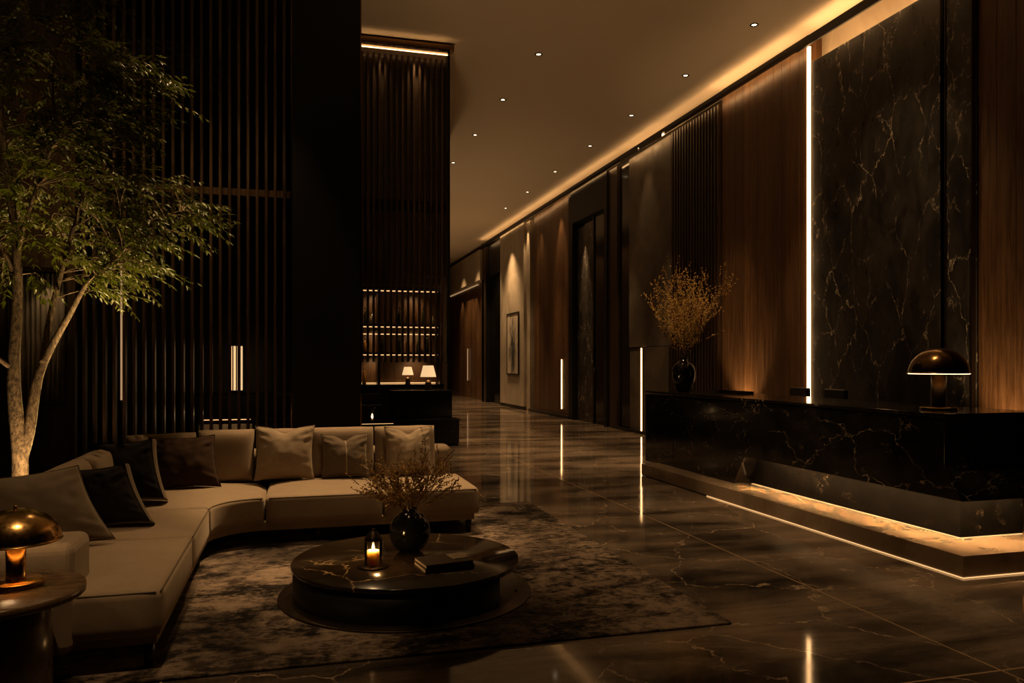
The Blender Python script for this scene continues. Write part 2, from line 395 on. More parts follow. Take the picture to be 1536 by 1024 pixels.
# ------------------------------------------------------------------ ceiling downlights
def make_downlight():
    t = thing('ceiling_downlight', (0,0,H), '', 'downlight', 'recessed downlights in the brown ceiling')
    MB().lathe([(.036, -.001), (.062, -.001), (.066, -.006), (.062, -.012), (.040, -.010), (.036, -.001)], 24).build('trim_ring', M['trim'], t, local=True)
    MB().lathe([(.0, -.004), (.036, -.004)], 20).build('lens', M['lens'], t, local=True)
    return t
proto = None
ordn = ['first', 'second', 'third', 'fourth', 'fifth', 'sixth', 'seventh', 'eighth']
rowA = [12.31, 14.61, 17.03, 19.54, 22.1, 24.6]
rowB = [10.37, 12.52, 14.83, 17.17, 19.72, 22.3, 24.8]
for x, yy in ((3.87, 10.0), (3.87, 7.7), (3.87, 5.4), (3.87, 3.1)): spot('downlight_lamp', (x, yy, H-.05), (x, yy, 0), 170 if yy < 5 else 330, 54, .9)
for nm, x, ys in (('in the row along the middle of the ceiling', 3.87, rowA), ('in the row beside the right wall', 6.66, rowB)):
    for i, yy in enumerate(ys):
        o = make_downlight() if proto is None else copy_tree(proto)
        if proto is None: proto = o
        o.location = (x, yy, H)
        o['label'] = f'{ordn[i]} nearest small round downlight {nm}'
        spot('downlight_lamp', (x, yy, H-.05), (x, yy, 0), (1500 if yy < 18 else 1300) if x < 5 else (620 if yy < 18 else 700), 38 if x < 5 else 42, .7)
for x in (3.87, 6.66):
    for yy in (27.2, 29.8, 32.6, 35.6): spot('downlight_lamp', (x, yy, H-.05), (x, yy, 0), 700, 80, .7)

# ------------------------------------------------------------------ reception desk
desk = thing('reception_desk', (5.5, 7.6, 0), 'long black marble reception desk with light glowing under its overhang', 'desk')
ST = .17
# step platform (top slab over a recessed riser with light line)
MB().box(4.78, 6.55, 4.70, 10.3, .012, ST).build('plinth_step', M['step'], desk, bevel=.004)
MB().box(4.772, 4.785, 4.70, 8.45, .004, .009).box(4.772, 5.6, 4.692, 4.705, .004, .009).build('floor_light_line', M['led_low'], desk)
MB().box(4.80, 6.5, 4.72, 10.2, 0, .012).build('plinth_shadow_base', M['trim'], desk)
# front: profile in (y,z), extruded in x
def side_prism(poly, x0, x1):
    mb = MB(); n = len(poly)
    v = [(x0, a, b) for a, b in poly]+[(x1, a, b) for a, b in poly]
    return mb.add(v, [list(range(n)), list(range(n, 2*n))[::-1]]+[(i, (i+1)%n, n+(i+1)%n, n+i) for i in range(n)])
side_prism([(5.14,1.165),(5.14,.78),(5.005,.585),(8.05,.585),(8.30,ST),(9.82,ST),(9.82,1.165)], 5.065, 5.95).build('counter_core', M['desk'], desk)
MB().add([(5.065,5.005,.585),(5.065,4.97,.515),(5.9,4.97,.515),(5.9,5.005,.585),(5.065,5.025,.585),(5.065,4.995,.515),(5.9,4.995,.515),(5.9,5.025,.585)], [(0,1,2,3),(4,7,6,5),(0,3,7,4),(1,5,6,2),(0,4,5,1),(3,2,6,7)]).build('end_lip', M['desk'], desk)
side_prism([(5.14,1.165),(5.14,.78),(4.97,.515),(8.05,.515),(8.28,ST),(9.82,ST),(9.82,1.165)], 5.04, 5.0651).build('front_block', M['desk'], desk, bevel=.003)
MB().box(5.066, 5.10, 5.06, 8.0, .5345, .586).box(5.10, 5.88, 5.028, 5.062, .5535, .586).build('light_housing', M['trim'], desk)
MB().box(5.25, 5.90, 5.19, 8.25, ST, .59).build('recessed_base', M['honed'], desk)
MB().box(5.04, 6.05, 9.83, 10.72, ST-.02, 1.15).build('end_block', M['desk'], desk, bevel=.003)
MB().box(5.03, 6.05, 5.13, 10.72, 1.165, 1.195).build('counter_top', M['desk'], desk, bevel=.003)
MB().box(5.95, 6.5, 5.3, 10.5, .70, .74).build('work_surface', M['desk'], desk, bevel=.003)
MB().box(5.067, 5.080, 5.06, 8.0, .533, .5345).box(5.10, 5.88, 5.030, 5.042, .552, .5535).build('overhang_light', M['led_desk'], desk)
MB().box(5.235, 5.25, 5.18, 8.2, ST+.001, ST+.005).box(5.25, 5.88, 5.175, 5.19, ST+.001, ST+.005).build('base_light', M['led_low'], desk)

# desk lamp : mushroom table lamp
def mushroom(loc, r, ht, label, mdome, mstem, name='table_lamp', watts=6, stem_r=.05, rim='brass'):
    t = thing(name, loc, label, 'lamp')
    MB().lathe([(0,0),(r*.62,0),(r*.62,.018),(r*.55,.026),(0,.026)], 48).build('base', M[mdome], t, local=True)
    MB().lathe([(stem_r,.026),(stem_r,ht*.64),(0,ht*.64)], 32).build('stem', M[mstem], t, local=True)
    dz = ht*.58; dh = ht-dz
    pr = [(r*math.cos(a), dz+dh*math.sin(a)) for a in [math.pi/2*i/14 for i in range(15)]]
    inner = [((r-.008)*math.cos(a), dz+(dh-.008)*math.sin(a)) for a in [math.pi/2*i/14 for i in range(15)]][::-1]
    MB().lathe(inner+pr[:1]+pr, 56).build('shade', M[mdome], t, local=True)
    MB().lathe([(0, ht+.016),(.008, ht+.012),(.009, ht),(.0, ht-.004)], 16).build('finial', M['brass'], t, local=True)
    MB().lathe([(stem_r*.2, ht*.64),(stem_r*.75, ht*.67),(stem_r*.8, ht*.74),(0, ht*.78)], 20).build('bulb', M['lampglow'], t, local=True)
    MB().lathe([(r-.004, dz-.004),(r+.002, dz),(r-.004, dz+.005),(r-.010, dz),(r-.004, dz-.004)], 56)  .build('rim', M[rim], t, local=True)
    point('lamp_bulb', (loc[0], loc[1], loc[2]+dz+dh*.35), watts, WARM, .03)
    return t
mushroom((5.46, 5.63, 1.195), .243, .545, 'dark mushroom lamp with glowing rim on the black marble desk', 'brassdark', 'bronze', watts=9, stem_r=.062, rim='lampglow')

# vases with branches
def vase(loc, prof, label, mat, name='vase', n=48):
    o = MB().lathe(prof, n).build(name, M[mat], None, local=True); o.location = loc
    return tag(o, label, 'vase')
def spray(root, base, count, height, spread, bud, seed, up=.2, budmat='bud', r0=.004, droop=0, subs=5):
    rng = random.Random(seed); tw = MB(); bd = MB(); bd2 = MB()
    def budat(mb, p, d, s):
        d = d.normalized(); a = d.orthogonal().normalized(); b = d.cross(a)
        th = rng.random()*6.28; w = a*math.cos(th)+b*math.sin(th); q = (d*.8+w*.7).normalized(); e = q.cross(d).normalized()*s*.35
        nn = q.cross(e).normalized()*s*.3
        mb.add([p, p+q*s*.5+e, p+q*s, p+q*s*.5-e, p+q*s*.5+nn, p+q*s*.5-nn], [(0,1,4),(1,2,4),(2,3,4),(3,0,4),(0,5,1),(1,5,2),(2,5,3),(3,5,0)])
    def shoot(p, d, L, r, depth):
        k = 9; pts = [p]; dd = d.copy()
        for i in range(k):
            dd = (dd+Vector((rng.uniform(-1,1), rng.uniform(-1,1), rng.uniform(-.6,.8)-droop*i/k*2))*.13).normalized()
            pts.append(pts[-1]+dd*L/k)
        tw.tube(pts, [r*(1-.75*i/k) for i in range(k+1)], 4)
        for i in range(2 if depth == 0 else 1, k+1):
            for _ in range(3):
                if rng.random() < (.75 if i > 3 or depth else .35):
                    t = rng.random(); q = pts[i-1].lerp(pts[i], t)
                    budat(bd if rng.random() < .7 else bd2, q, dd, bud*rng.uniform(.5, 1.25))
        if depth < 1:
            for _ in range(subs):
                i = rng.randint(2, k-1)
                nd = (dd+Vector((rng.uniform(-1,1), rng.uniform(-1,1), rng.uniform(-.2,.9)))*.7).normalized()
                shoot(pts[i], nd, L*rng.uniform(.22,.45), r*.5, depth+1)
    for i in range(count):
        a = rng.random()*6.283; e = math.sqrt(rng.random())*spread
        d = Vector((math.cos(a)*math.sin(e), math.sin(a)*math.sin(e), math.cos(e)))
        shoot(Vector(base)+Vector((math.cos(a), math.sin(a), 0))*.02, d, height*rng.uniform(.6, 1.0), r0, 0)
    tw.build('twigs', M['twig'], root, local=True); bd.build('buds', M[budmat], root, local=True); bd2.build('dark_buds', M['bud_red'], root, local=True)

vase((5.36, 10.12, 1.195), [(0,0),(.085,0),(.10,.012),(.135,.10),(.17,.22),(.172,.29),(.15,.37),(.10,.425),(.062,.45),(.055,.47),(.062,.49),(.05,.49),(.044,.46),(0,.44)],
     'tall black glazed vase at the far end of the desk', 'vase')
sp = thing('branch_arrangement', (5.36, 10.12, 1.195), 'tall budding branches standing in the vase on the desk', 'branches')
spray(sp, (0,0,.44), 48, 1.30, .55, .026, 12, r0=.0030, subs=6)

# chairs behind the desk
def chair(loc, rz, label):
    t = thing('office_chair', loc, label, 'chair', 'chairs behind the reception desk', rz)
    L = dict(local=True)
    MB().box(-.24,.24,-.24,.24,.44,.52).build('seat', M['leather'], t, bevel=.03, seg=3, **L)
    MB().box(-.215,.215,.20,.27,.60,1.245).build('backrest', M['leather'], t, bevel=.02, seg=3, **L)
    MB().box(-.04,.04,.22,.27,.40,.70).box(-.04,.04,.0,.27,.40,.44).build('back_support', M['trim'], t, **L)
    MB().tube([(0,0,.06),(0,0,.44)], .03, 12).build('column', M['trim'], t, **L)
    b = MB()
    for i in range(5):
        a = i*2*math.pi/5; b.tube([(0,0,.09),(.28*math.cos(a),.28*math.sin(a),.06)], [.025,.016], 6)
        b.lathe([(0,-.03),(.028,-.02),(.03,0),(.028,.02),(0,.03)], 10, (.28*math.cos(a),.28*math.sin(a),.032))
    b.build('star_base', M['trim'], t, **L)
    return t
c1 = chair((6.95, 9.2, 0), R(-90), 'black office chair behind the desk, right one beside the tall light strip'); 
c2 = copy_tree(c1); c2.location = (6.95, 10.0, 0); c2['label'] = 'black office chair behind the desk, left one, against the walnut planks'
tr = thing('document_tray', (5.85, 10.1, 1.195), 'flat black tray lying on the desk just right of the tall vase', 'tray')
MB().box(5.66, 5.90, 9.2, 9.95, 1.195, 1.203).build('tray_base', M['leather'], tr)
MB().box(5.66, 5.67, 9.2, 9.95, 1.203, 1.225).box(5.89, 5.90, 9.2, 9.95, 1.203, 1.225).box(5.67, 5.89, 9.2, 9.21, 1.203, 1.225).box(5.67, 5.89, 9.94, 9.95, 1.203, 1.225).build('tray_edge', M['bronze'], tr)

# ------------------------------------------------------------------ slatted screen wall on the left
S0, S1, SY = -2.42, -.06, 9.8
scr = thing('slatted_screen', (-1.24, SY, 0), 'tall dark walnut slatted screen behind the sofa and the tree', 'screen')
sl = MB(); x = S0
while x < S1:
    sl.box(x, x+.032, SY, SY+.10, .06, H); x += .1035
sl.build('slat_panel', M['slat'], scr, bevel=.003, seg=1)
MB().box(S0, S1, SY+.03, SY+.09, 3.60, 3.68).build('cross_band', M['slat'], scr)
MB().box(S0, S1, SY-.02, SY+.12, 0, .06).build('bottom_rail', M['slat'], scr)
pil = MB().box(-.05, .78, SY, SY+.8, 0, H).build('wall_pier', M['dark']); struct(pil)
MB().box(.775, .79, SY-.006, SY+.006, .0, H).build('brass_edge', M['brassdark'], pil)
MB().box(-.05, -.035, SY-.006, SY+.0, .0, H).build('brass_edge', M['brassdark'], pil)
# closed panel to the left of the screen, with a window
wl = MB().box(-5.2, -3.06, SY, SY+.15, 0, H).box(-2.36-.12, S0, SY, SY+.15, 0, H).box(-3.06, -2.48, SY, SY+.15, 2.62, H).box(-3.06, -2.48, SY, SY+.15, 0, 1.15).build('wall_left_end', M['wooddark']); struct(wl)
win = MB().box(-3.06, -2.48, SY-.02, SY+.16, 1.13, 1.16).box(-3.06, -2.48, SY-.01, SY+.16, 2.62, 2.66).box(-3.075, -3.05, SY-.01, SY+.16, 1.13, 2.66).box(-2.49, -2.465, SY-.01, SY+.16, 1.13, 2.66).build('window_1', M['bronze']); struct(win)
cu = MB(); cv = []; n = 60
for i in range(n+1):
    xx = -3.04+.54*i/n; cv.append((xx, SY+.30+.02*math.sin(i*1.1)+.008*math.sin(i*2.7)))
cu.add([(a, b, 1.0) for a, b in cv]+[(a, b, 2.75) for a, b in cv], [(i, i+1, n+2+i, n+1+i) for i in range(n)], True)
co = cu.build('curtain', M['curtain']); tag(co, 'pale curtain hanging behind the dark window by the tree', 'curtain')
sm = co.modifiers.new('cloth', 'SOLIDIFY'); sm.thickness = .004
point('window_glow', (-2.95, SY+.75, 2.6), 1.6, (1,.8,.6)); spot('window_spot', (-2.7, SY+.16, 2.6), (-2.75, SY+.3, 1.2), 1.2, 80)

spot('screen_uplight', (-2.06, 9.5, .12), (-2.03, 9.8, 1.4), 26, 30, .9)
# room behind the screen
struct(MB().box(-5.2, .7, SY+.12, 13.4, 5.4, H).build('added_dark_ceiling', M['dark']))  # lower dark box added so the lit ceiling behind the slats turns black
struct(MB().box(-5.2, .7, 13.4, 13.5, 0, H).build('wall_back_left', M['dark']))
lt = thing('floor_lantern', (-.86, 12.4, 1.17), 'tall slim lit lantern seen through the slats, standing on the sideboard', 'lantern')
MB().box(-.96,-.76, 12.3, 12.5, 1.17, 1.2).build('base', M['bronze'], lt)
lb = MB()
for i in range(4): lb.box(-.935+.05*i, -.915+.05*i, 12.32, 12.48, 1.2, 1.86)
lb.build('glowing_fins', M['shade'], lt)
MB().box(-.95,-.77, 12.31, 12.49, 1.86, 1.88).build('cap', M['bronze'], lt)
lt.name = 'table_lantern'
sb = thing('sideboard', (-.9, 12.6, 0), 'long dark sideboard with a lit shelf behind the slats', 'sideboard')
MB().box(-1.4, .35, 12.2, 12.9, 1.13, 1.17).build('top', M['darkgloss'], sb)
MB().box(-1.4, .35, 12.3, 12.9, .74, .78).build('shelf', M['bronze'], sb)
for xx in (-1.4, .31): MB().box(xx, xx+.04, 12.2, 12.9, 0, 1.13).build('side_panel', M['dark'], sb)
MB().box(-1.36, -.62, 12.32, 12.9, .1, .70).build('pale_door', M['curtain'], sb)
MB().box(-.60, .31, 12.32, 12.9, .1, .70).build('dark_door', M['dark'], sb)
MB().box(-1.3, -.64, 12.24, 12.26, .765, .775).build('shelf_light', M['led_low'], sb)
point('sideboard_lamp', (-.98, 12.05, .88), .6)
strip(MB().box(-2.62, -2.56, 13.35, 13.4, 1.03, 3.2), 'vertical pale light strip glimpsed between the slats left of the sofa pillows', 'led_faint')

# ------------------------------------------------------------------ hanging screen in front of the bar
hs = thing('hanging_screen', (1.6, 12.4, H), 'slatted screen hanging from the ceiling in front of the bar', 'screen')
sl = MB(); x = .72
while x < 2.36:
    sl.box(x, x+.034, 12.40, 12.47, 1.62, 6.48); x += .0905
sl.build('slat_panel', M['slat'], hs)
MB().box(.7, 2.38, 12.46, 12.50, 4.02, 4.16).build('cross_band', M['dark'], hs)  # dark horizontal band across the slats
MB().box(.7, 2.38, 12.50, 12.52, 4.16, 6.48).build('backing_panel', M['wooddark'], hs)
MB().box(.7, 2.38, 12.50, 12.52, 3.0, 4.02).build('backing_panel', M['wooddark'], hs)
MB().box(2.36, 2.40, 12.38, 12.54, 1.60, 6.55).build('end_post', M['dark'], hs)
MB().box(.7, 2.44, 12.24, 12.36, 6.56, 6.66).build('cove_fascia', M['brassdark'], hs)
MB().box(.72, 2.38, 12.36, 12.44, 6.62, H).build('top_rail', M['brass'], hs)
MB().box(.75, 2.40, 12.17, 12.24, 6.555, 6.565).box(.75, 2.40, 12.165, 12.172, 6.555, 6.585).build('fascia_lip', M['brassdark'], hs)
MB().box(.75, 2.36, 12.185, 12.20, 6.567, 6.575).build('fascia_light', M['led'], hs)
MB().box(.75, 2.36, 12.375, 12.39, 6.545, 6.555).build('slat_light', M['led'], hs)
spot('screen_lamp', (1.85, 12.30, 6.5), (1.87, 12.42, 5.2), 22, 60, .8); spot('screen_lamp', (1.3, 12.30, 6.5), (1.3, 12.42, 5.2), 10, 60, .8)
for xx, wt in ((-1.7, 110), (-.6, 170)): spot('slat_fill_light', (xx, 7.9, H-.1), (xx+.1, SY, 2.4), wt, 40, .9)  # two added lights, no fixtures, that lift the dark slats

# ------------------------------------------------------------------ bar
bb = thing('back_bar', (2, 17.6, 0), 'tall lit bar shelving full of bottles', 'shelves')
MB().box(.3, 3.2, 17.82, 17.9, 0, 3.4).build('back_panel', M['wood'], bb)
for z in (2.42, 1.80): MB().box(.3, 3.2, 17.42, 17.82, z, z+.045).build('shelf', M['bronze'], bb)
MB().box(.3, 3.2, 17.38, 17.82, 3.22, 3.3).build('shelf', M['dark'], bb)
MB().box(.3, 3.2, 17.2, 17.82, 1.08, 1.14).build('counter', M['darkgloss'], bb)
MB().box(.3, 3.2, 17.25, 17.82, 0, 1.08).build('cabinet', M['dark'], bb)
for xx in (.3, 1.75, 3.14): MB().box(xx, xx+.06, 17.40, 17.82, 1.14, 3.3).build('upright', M['bronze'], bb)
for z in (3.20, 2.40, 2.24 , 1.78):
    MB().box(.4, 3.1, 17.44, 17.47, z, z+.02).build('shelf_light', M['led_low'], bb)
MB().box(.4, 3.1, 17.74, 17.77, 1.15, 1.17).build('shelf_light', M['led_low'], bb)
for z in (3.1, 2.3, 1.7):
    for xx in (.9, 1.7, 2.6): spot('shelf_lamp', (xx, 17.45, z+.06), (xx, 17.75, z-.5), 9.0, 120, .9, WARM, .02)
def bottle(kind):
    t = thing('bottle', (0,0,0), '', 'bottle')
    if kind == 0: pr = [(0,0),(.042,0),(.045,.01),(.045,.19),(.03,.235),(.016,.26),(.016,.31),(0,.31)]; m = 'bottle_a'
    elif kind == 1: pr = [(0,0),(.036,0),(.038,.01),(.038,.20),(.014,.27),(.014,.34),(0,.34)]; m = 'bottle_b'
    else: pr = [(0,0),(.055,0),(.058,.01),(.058,.13),(.04,.17),(.018,.18),(.018,.22),(0,.22)]; m = 'bottle_c'
    MB().lathe(pr, 16).build('body', M[m], t, local=True)
    h_ = pr[-1][1]; MB().lathe([(0,h_),(.017,h_),(.017,h_+.03),(0,h_+.03)], 12).build('stopper', M['trim'], t, local=True)
    return t
kinds = [None]*3; rng = random.Random(3)
bl = ['amber', 'dark green', 'clear squat']
for z, where, x0, x1 in ((2.465, 'top', .5, 3.05), (1.845, 'middle', .5, 3.05), (1.14, 'lowest', .5, 1.5)):
    xx = x0
    while xx < x1:
        k = rng.randint(0, 2)
        if abs(xx-1.78) > .1:
            o = bottle(k) if kinds[k] is None else copy_tree(kinds[k])
            if kinds[k] is None: kinds[k] = o
            o.location = (xx, 17.6+rng.uniform(-.04, .04), z)
            s = rng.uniform(.85, 1.15); o.scale = (s, s, s)
            o['label'] = f'{bl[k]} bottle on the {where} shelf of the lit back bar'; o['group'] = f'{bl[k]} bottles on the {where} bar shelf'
        xx += rng.uniform(.13, .24)
bc = thing('bar_counter', (2.45, 15.8, 0), 'black bar counter carrying the lit lamp, right of the dark pier', 'bar counter')
MB().box(1.86, 3.03, 15.42, 16.2, 0, 1.03).build('body', M['darkgloss'], bc, bevel=.004)
MB().box(1.84, 3.06, 15.38, 16.24, 1.03, 1.065).build('counter_top', M['darkgloss'], bc, bevel=.004)
lw = thing('low_cabinet', (1.8, 15.1, 0), 'low black cabinet in front of the bar counter', 'cabinet')
MB().box(.5, 3.08, 14.95, 15.36, .04, .49).build('body', M['darkgloss'], lw, bevel=.004)
MB().box(.48, 3.1, 14.92, 15.37, .49, .52).build('top', M['darkgloss'], lw, bevel=.004)
MB().box(.5, 3.06, 15.0, 15.36, 0, .04).build('foot_rail', M['trim'], lw)
MB().box(.6, 1.8, 14.93, 14.945, .455, .462).build('light_line', M['led_low'], lw)
def shade_lamp(loc, s, label):
    t = thing('table_lamp', loc, label, 'lamp')
    MB().lathe([(0,0),(.075*s,0),(.075*s,.015*s),(.06*s,.05*s),(.065*s,.11*s),(.05*s,.16*s),(.02*s,.19*s),(0,.19*s)], 24).build('base', M['bronze'], t, local=True)
    MB().tube([(0,0,.18*s),(0,0,.36*s)], .010*s, 8).build('stem', M['brass'], t, local=True)
    MB().lathe([(.155*s,.25*s),(.10*s,.47*s)], 32).build('lamp_shade', M['shade'], t, local=True)
    point('shade_bulb', (loc[0], loc[1], loc[2]+.33*s), 5*s, WARM, .03)
    return t
shade_lamp((2.62, 15.85, 1.065), 1.05, 'lit table lamp with a cream shade on the bar counter')
shade_lamp((2.42, 17.42, 1.14), .82, 'smaller lit cream lamp behind the bar counter, on the back counter')
gl = thing('glass_lantern', (1.42, 15.12, .52), 'small lit glass lantern on the low cabinet before the bar', 'lantern')
MB().lathe([(0,0),(.05,0),(.05,.01),(0,.01)], 20).build('base', M['brass'], gl, local=True)
MB().lathe([(.045,.01),(.06,.08),(.058,.24)], 20).build('glass', M['glass'], gl, local=True)
MB().lathe([(0,.02),(.02,.05),(.015,.10),(0,.13)], 12).build('flame', M['lampglow'], gl, local=True)
def stool(loc, label):
    t = thing('bar_stool', loc, label, 'stool', 'bar stools by the counter')
    MB().box(-.2,.2,-.2,.2,.70,.76).build('seat', M['leather'], t, bevel=.02, local=True)
    MB().box(-.2,.2,.17,.2,.76,.98).build('backrest', M['leather'], t, bevel=.012, local=True)
    for sx in (-1,1):
        for sy in (-1,1): MB().tube([(.16*sx,.16*sy,.70),(.19*sx,.19*sy,0)], .014, 8).build('leg', M['bronze'], t, local=True)
    MB().box(-.175,.175,-.18,-.165,.25,.265).build('foot_bar', M['bronze'], t, local=True)
    return t
s1 = stool((.95, 16.2, 0), 'dark bar stool at the left end of the bar, nearest the pier')
s2 = copy_tree(s1); s2.location = (1.50, 16.2, 0); s2['label'] = 'dark bar stool next to the black bar counter'

# ------------------------------------------------------------------ picture on the pale panel
pic = thing('painting', (7.54, 27.05, 2.3), 'tall abstract black and cream painting on the pale stone panel', 'painting')
y0, y1, z0, z1 = 26.3, 27.85, 1.2, 3.42
MB().box(7.51,7.56,y0,y0+.04,z0,z1).box(7.51,7.56,y1-.04,y1,z0,z1).box(7.51,7.56,y0+.04,y1-.04,z0,z0+.04).box(7.51,7.56,y0+.04,y1-.04,z1-.04,z1).build('frame', M['trim'], pic)
MB().box(7.53,7.56,y0+.04,y1-.04,z0+.04,z1-.04).build('canvas', M['art'], pic)

# ------------------------------------------------------------------ rug
rb = MB(); nx, ny = 60, 60
RX0, RX1, RY0, RY1 = -1.55, 2.58, 4.26, 8.62
rb.box(RX0, RX1, RY0, RY1, .001, .016)
rug = rb.build('area_rug', M['rug'], None, bevel=.006); tag(rug, 'large distressed charcoal and taupe rug under the sofa and table', 'rug')

# ------------------------------------------------------------------ sofa
RT = .016
sofa = thing('sectional_sofa', (-.5, 7.0, RT), 'large taupe curved corner sofa wrapping round the low table', 'sofa')
def cushion(fn, L, W, z0, z1, r=.06, bulge=.03, n=22, m=14):
    mb = MB(); V = []; F = []
    def pt(s, t, z):
        x, y = fn(s, t); return (x, y, z)
    ss_ = [r+(L-2*r)*i/n for i in range(n+1)]; ts = [r+(W-2*r)*j/m for j in range(m+1)]
    for j, t in enumerate(ts):
        for i, s in enumerate(ss_):
            a = 2*i/n-1; b = 2*j/m-1
            q = (1-a**4)*(1-b**4)
            wr_ = .004*noise.noise(Vector(pt(s, t, 0))*4)*q
            V.append(pt(s, t, z1+bulge*q+wr_))
    idx = lambda i, j: j*(n+1)+i
    for j in range(m):
        for i in range(n): F.append((idx(i,j), idx(i+1,j), idx(i+1,j+1), idx(i,j+1)))
    per = [(i,0) for i in range(n)]+[(n,j) for j in range(m)]+[(i,m) for i in range(n,0,-1)]+[(0,j) for j in range(m,0,-1)]
    prev = [idx(i,j) for i, j in per]; K = len(per)
    def ring(off, z):
        o = len(V)
        for i, j in per:
            s, t = ss_[i], ts[j]
            ds = -1 if i == 0 else (1 if i == n else 0); dt = -1 if j == 0 else (1 if j == m else 0)
            k = .80 if ds and dt else 1
            V.append(pt(s+ds*off*k, t+dt*off*k, z))
        return list(range(o, o+K))
    levels = [(r*math.sin(a), z1-r*(1-math.cos(a))) for a in (.35,.7,1.05,1.35,1.571)]
    levels += [(r, z1-r-.35*(z1-r-z0)), (r*1.04, z1-r-.7*(z1-r-z0)), (r*.9, z0+.01), (r*.75, z0)]
    for off, z in levels:
        cur = ring(off, z)
        for k in range(K): F.append((prev[k], cur[k], cur[(k+1)%K], prev[(k+1)%K]))
        prev = cur
    F.append(prev[::-1])
    mb.add(V, F, True); return mb
def seam(fn, L, W, z, r=.05):
    """thin piping line along the front top edge (t = 0)"""
    pts = []
    for i in range(31):
        s = .03+(L-.06)*i/30; x, y = fn(s, .012); pts.append((x, y, z))
    return pts
SEAT = .44
cx, cy = -.26, 6.74
def lin_main(x0, L):  return lambda s, t: (x0+s, 7.14+t)
def lin_left(y1, L):  return lambda s, t: (-.66-t, y1-L+s)
def corner(L, W):
    def fn(s, t):
        a = math.pi-(math.pi/2)*min(max(s/L, -.05), 1.05); ca, sa = math.cos(a), math.sin(a)
        xi, yi = .40*ca, .40*sa
        p = 2/3.2
        xo = -1.34*abs(ca)**p*(1 if ca < 0 else -1); yo = 1.42*abs(sa)**p
        u = t/W
        return (cx+xi+(xo-xi)*u, cy+yi+(yo-yi)*u)
    return fn
W_ = 1.02
segs = [('seat_cushion', lin_main(-.25, 1.02), 1.02, W_, 22), ('seat_cushion', lin_main(.78, .89), .89, W_, 20),
        ('corner_cushion', corner(1.5, W_), 1.5, W_, 40),
        ('seat_cushion', lin_left(6.73, 1.06), 1.06, W_, 20), ('seat_cushion', lin_left(5.66, 1.30), 1.30, W_, 24)]
for nm, fn, L, W, n in segs:
    mb = cushion(fn, L, W, .20, SEAT, .05, .035, n, 14)
    o = mb.build(nm, M['sofa'], sofa)
pp = MB()
for nm, fn, L, W, n in segs: pp.tube(seam(fn, L, W, SEAT-.017), .0045, 5)
pp.tube([(-1.06,4.372,SEAT-.017),(-.69,4.372,SEAT-.017)], .0045, 5)
pp.build('piping', M['pillow_taupe'], sofa)
# base under the seats
def rail_pts(ins):
    p = [(-1.80+ins, 4.40+ins), (-.66-ins, 4.40+ins), (-.66-ins, 6.74)]
    p += [(cx+(.40+ins)*math.cos(math.pi-a), cy+(.40+ins)*math.sin(math.pi-a)) for a in [math.pi/2*i/10 for i in range(11)]]
    p += [(1.66-ins, 7.14+ins), (1.66-ins, 8.45-ins), (-1.3, 8.45-ins), (-1.65, 8.3), (-1.85+ins, 7.9)]
    return p
MB().prism(rail_pts(.035), .135, .215).build('base_frame', M['sofa'], sofa, bevel=.01)
# back frame: swept wall
def sweep(path, prof):
    mb = MB(); V = []; F = []; k = len(path); q = len(prof)
    for i, (x, y) in enumerate(path):
        a = Vector(path[max(i-1,0)]); b = Vector(path[min(i+1,k-1)]); d = (b-a).normalized(); nx_, ny_ = -d.y, d.x
        for o, z in prof:
            V.append((x+nx_*o, y+ny_*o, z))
    for i in range(k-1):
        for j in range(q):
            j2 = (j+1)%q; F.append((i*q+j, i*q+j2, (i+1)*q+j2, (i+1)*q+j))
    F.append(list(range(q))); F.append(list(range((k-1)*q, k*q))[::-1])
    return mb.add(V, F, True)
def rprof(w, z0, z1, r):
    p = [(-w/2, z0), (w/2, z0)]
    for a in [math.pi/2*i/6 for i in range(7)]: p.append((w/2-r+r*math.cos(a), z1-r+r*math.sin(a)))
    for a in [math.pi/2+math.pi/2*i/6 for i in range(7)]: p.append((-w/2+r+r*math.cos(a), z1-r+r*math.sin(a)))
    return p
path = [(-1.76, 4.62), (-1.76, 5.6), (-1.76, 6.6), (-1.76, 7.6)]
path += [(-1.76+.7-.7*math.cos(a), 7.65+.7*math.sin(a)) for a in [math.pi/2*i/10 for i in range(1, 11)]]
path += [(-.5, 8.35), (.5, 8.35), (1.2, 8.35), (1.60, 8.35)]
bf = sweep(path, rprof(.28, .17, .73, .07))
o = bf.build('back_frame', M['sofa'], sofa, bevel=.05, seg=3)
# near arm
MB().box(-1.88, -1.07, 4.335, 4.72, .14, .70).build('arm', M['sofa'], sofa, bevel=.05, seg=4)
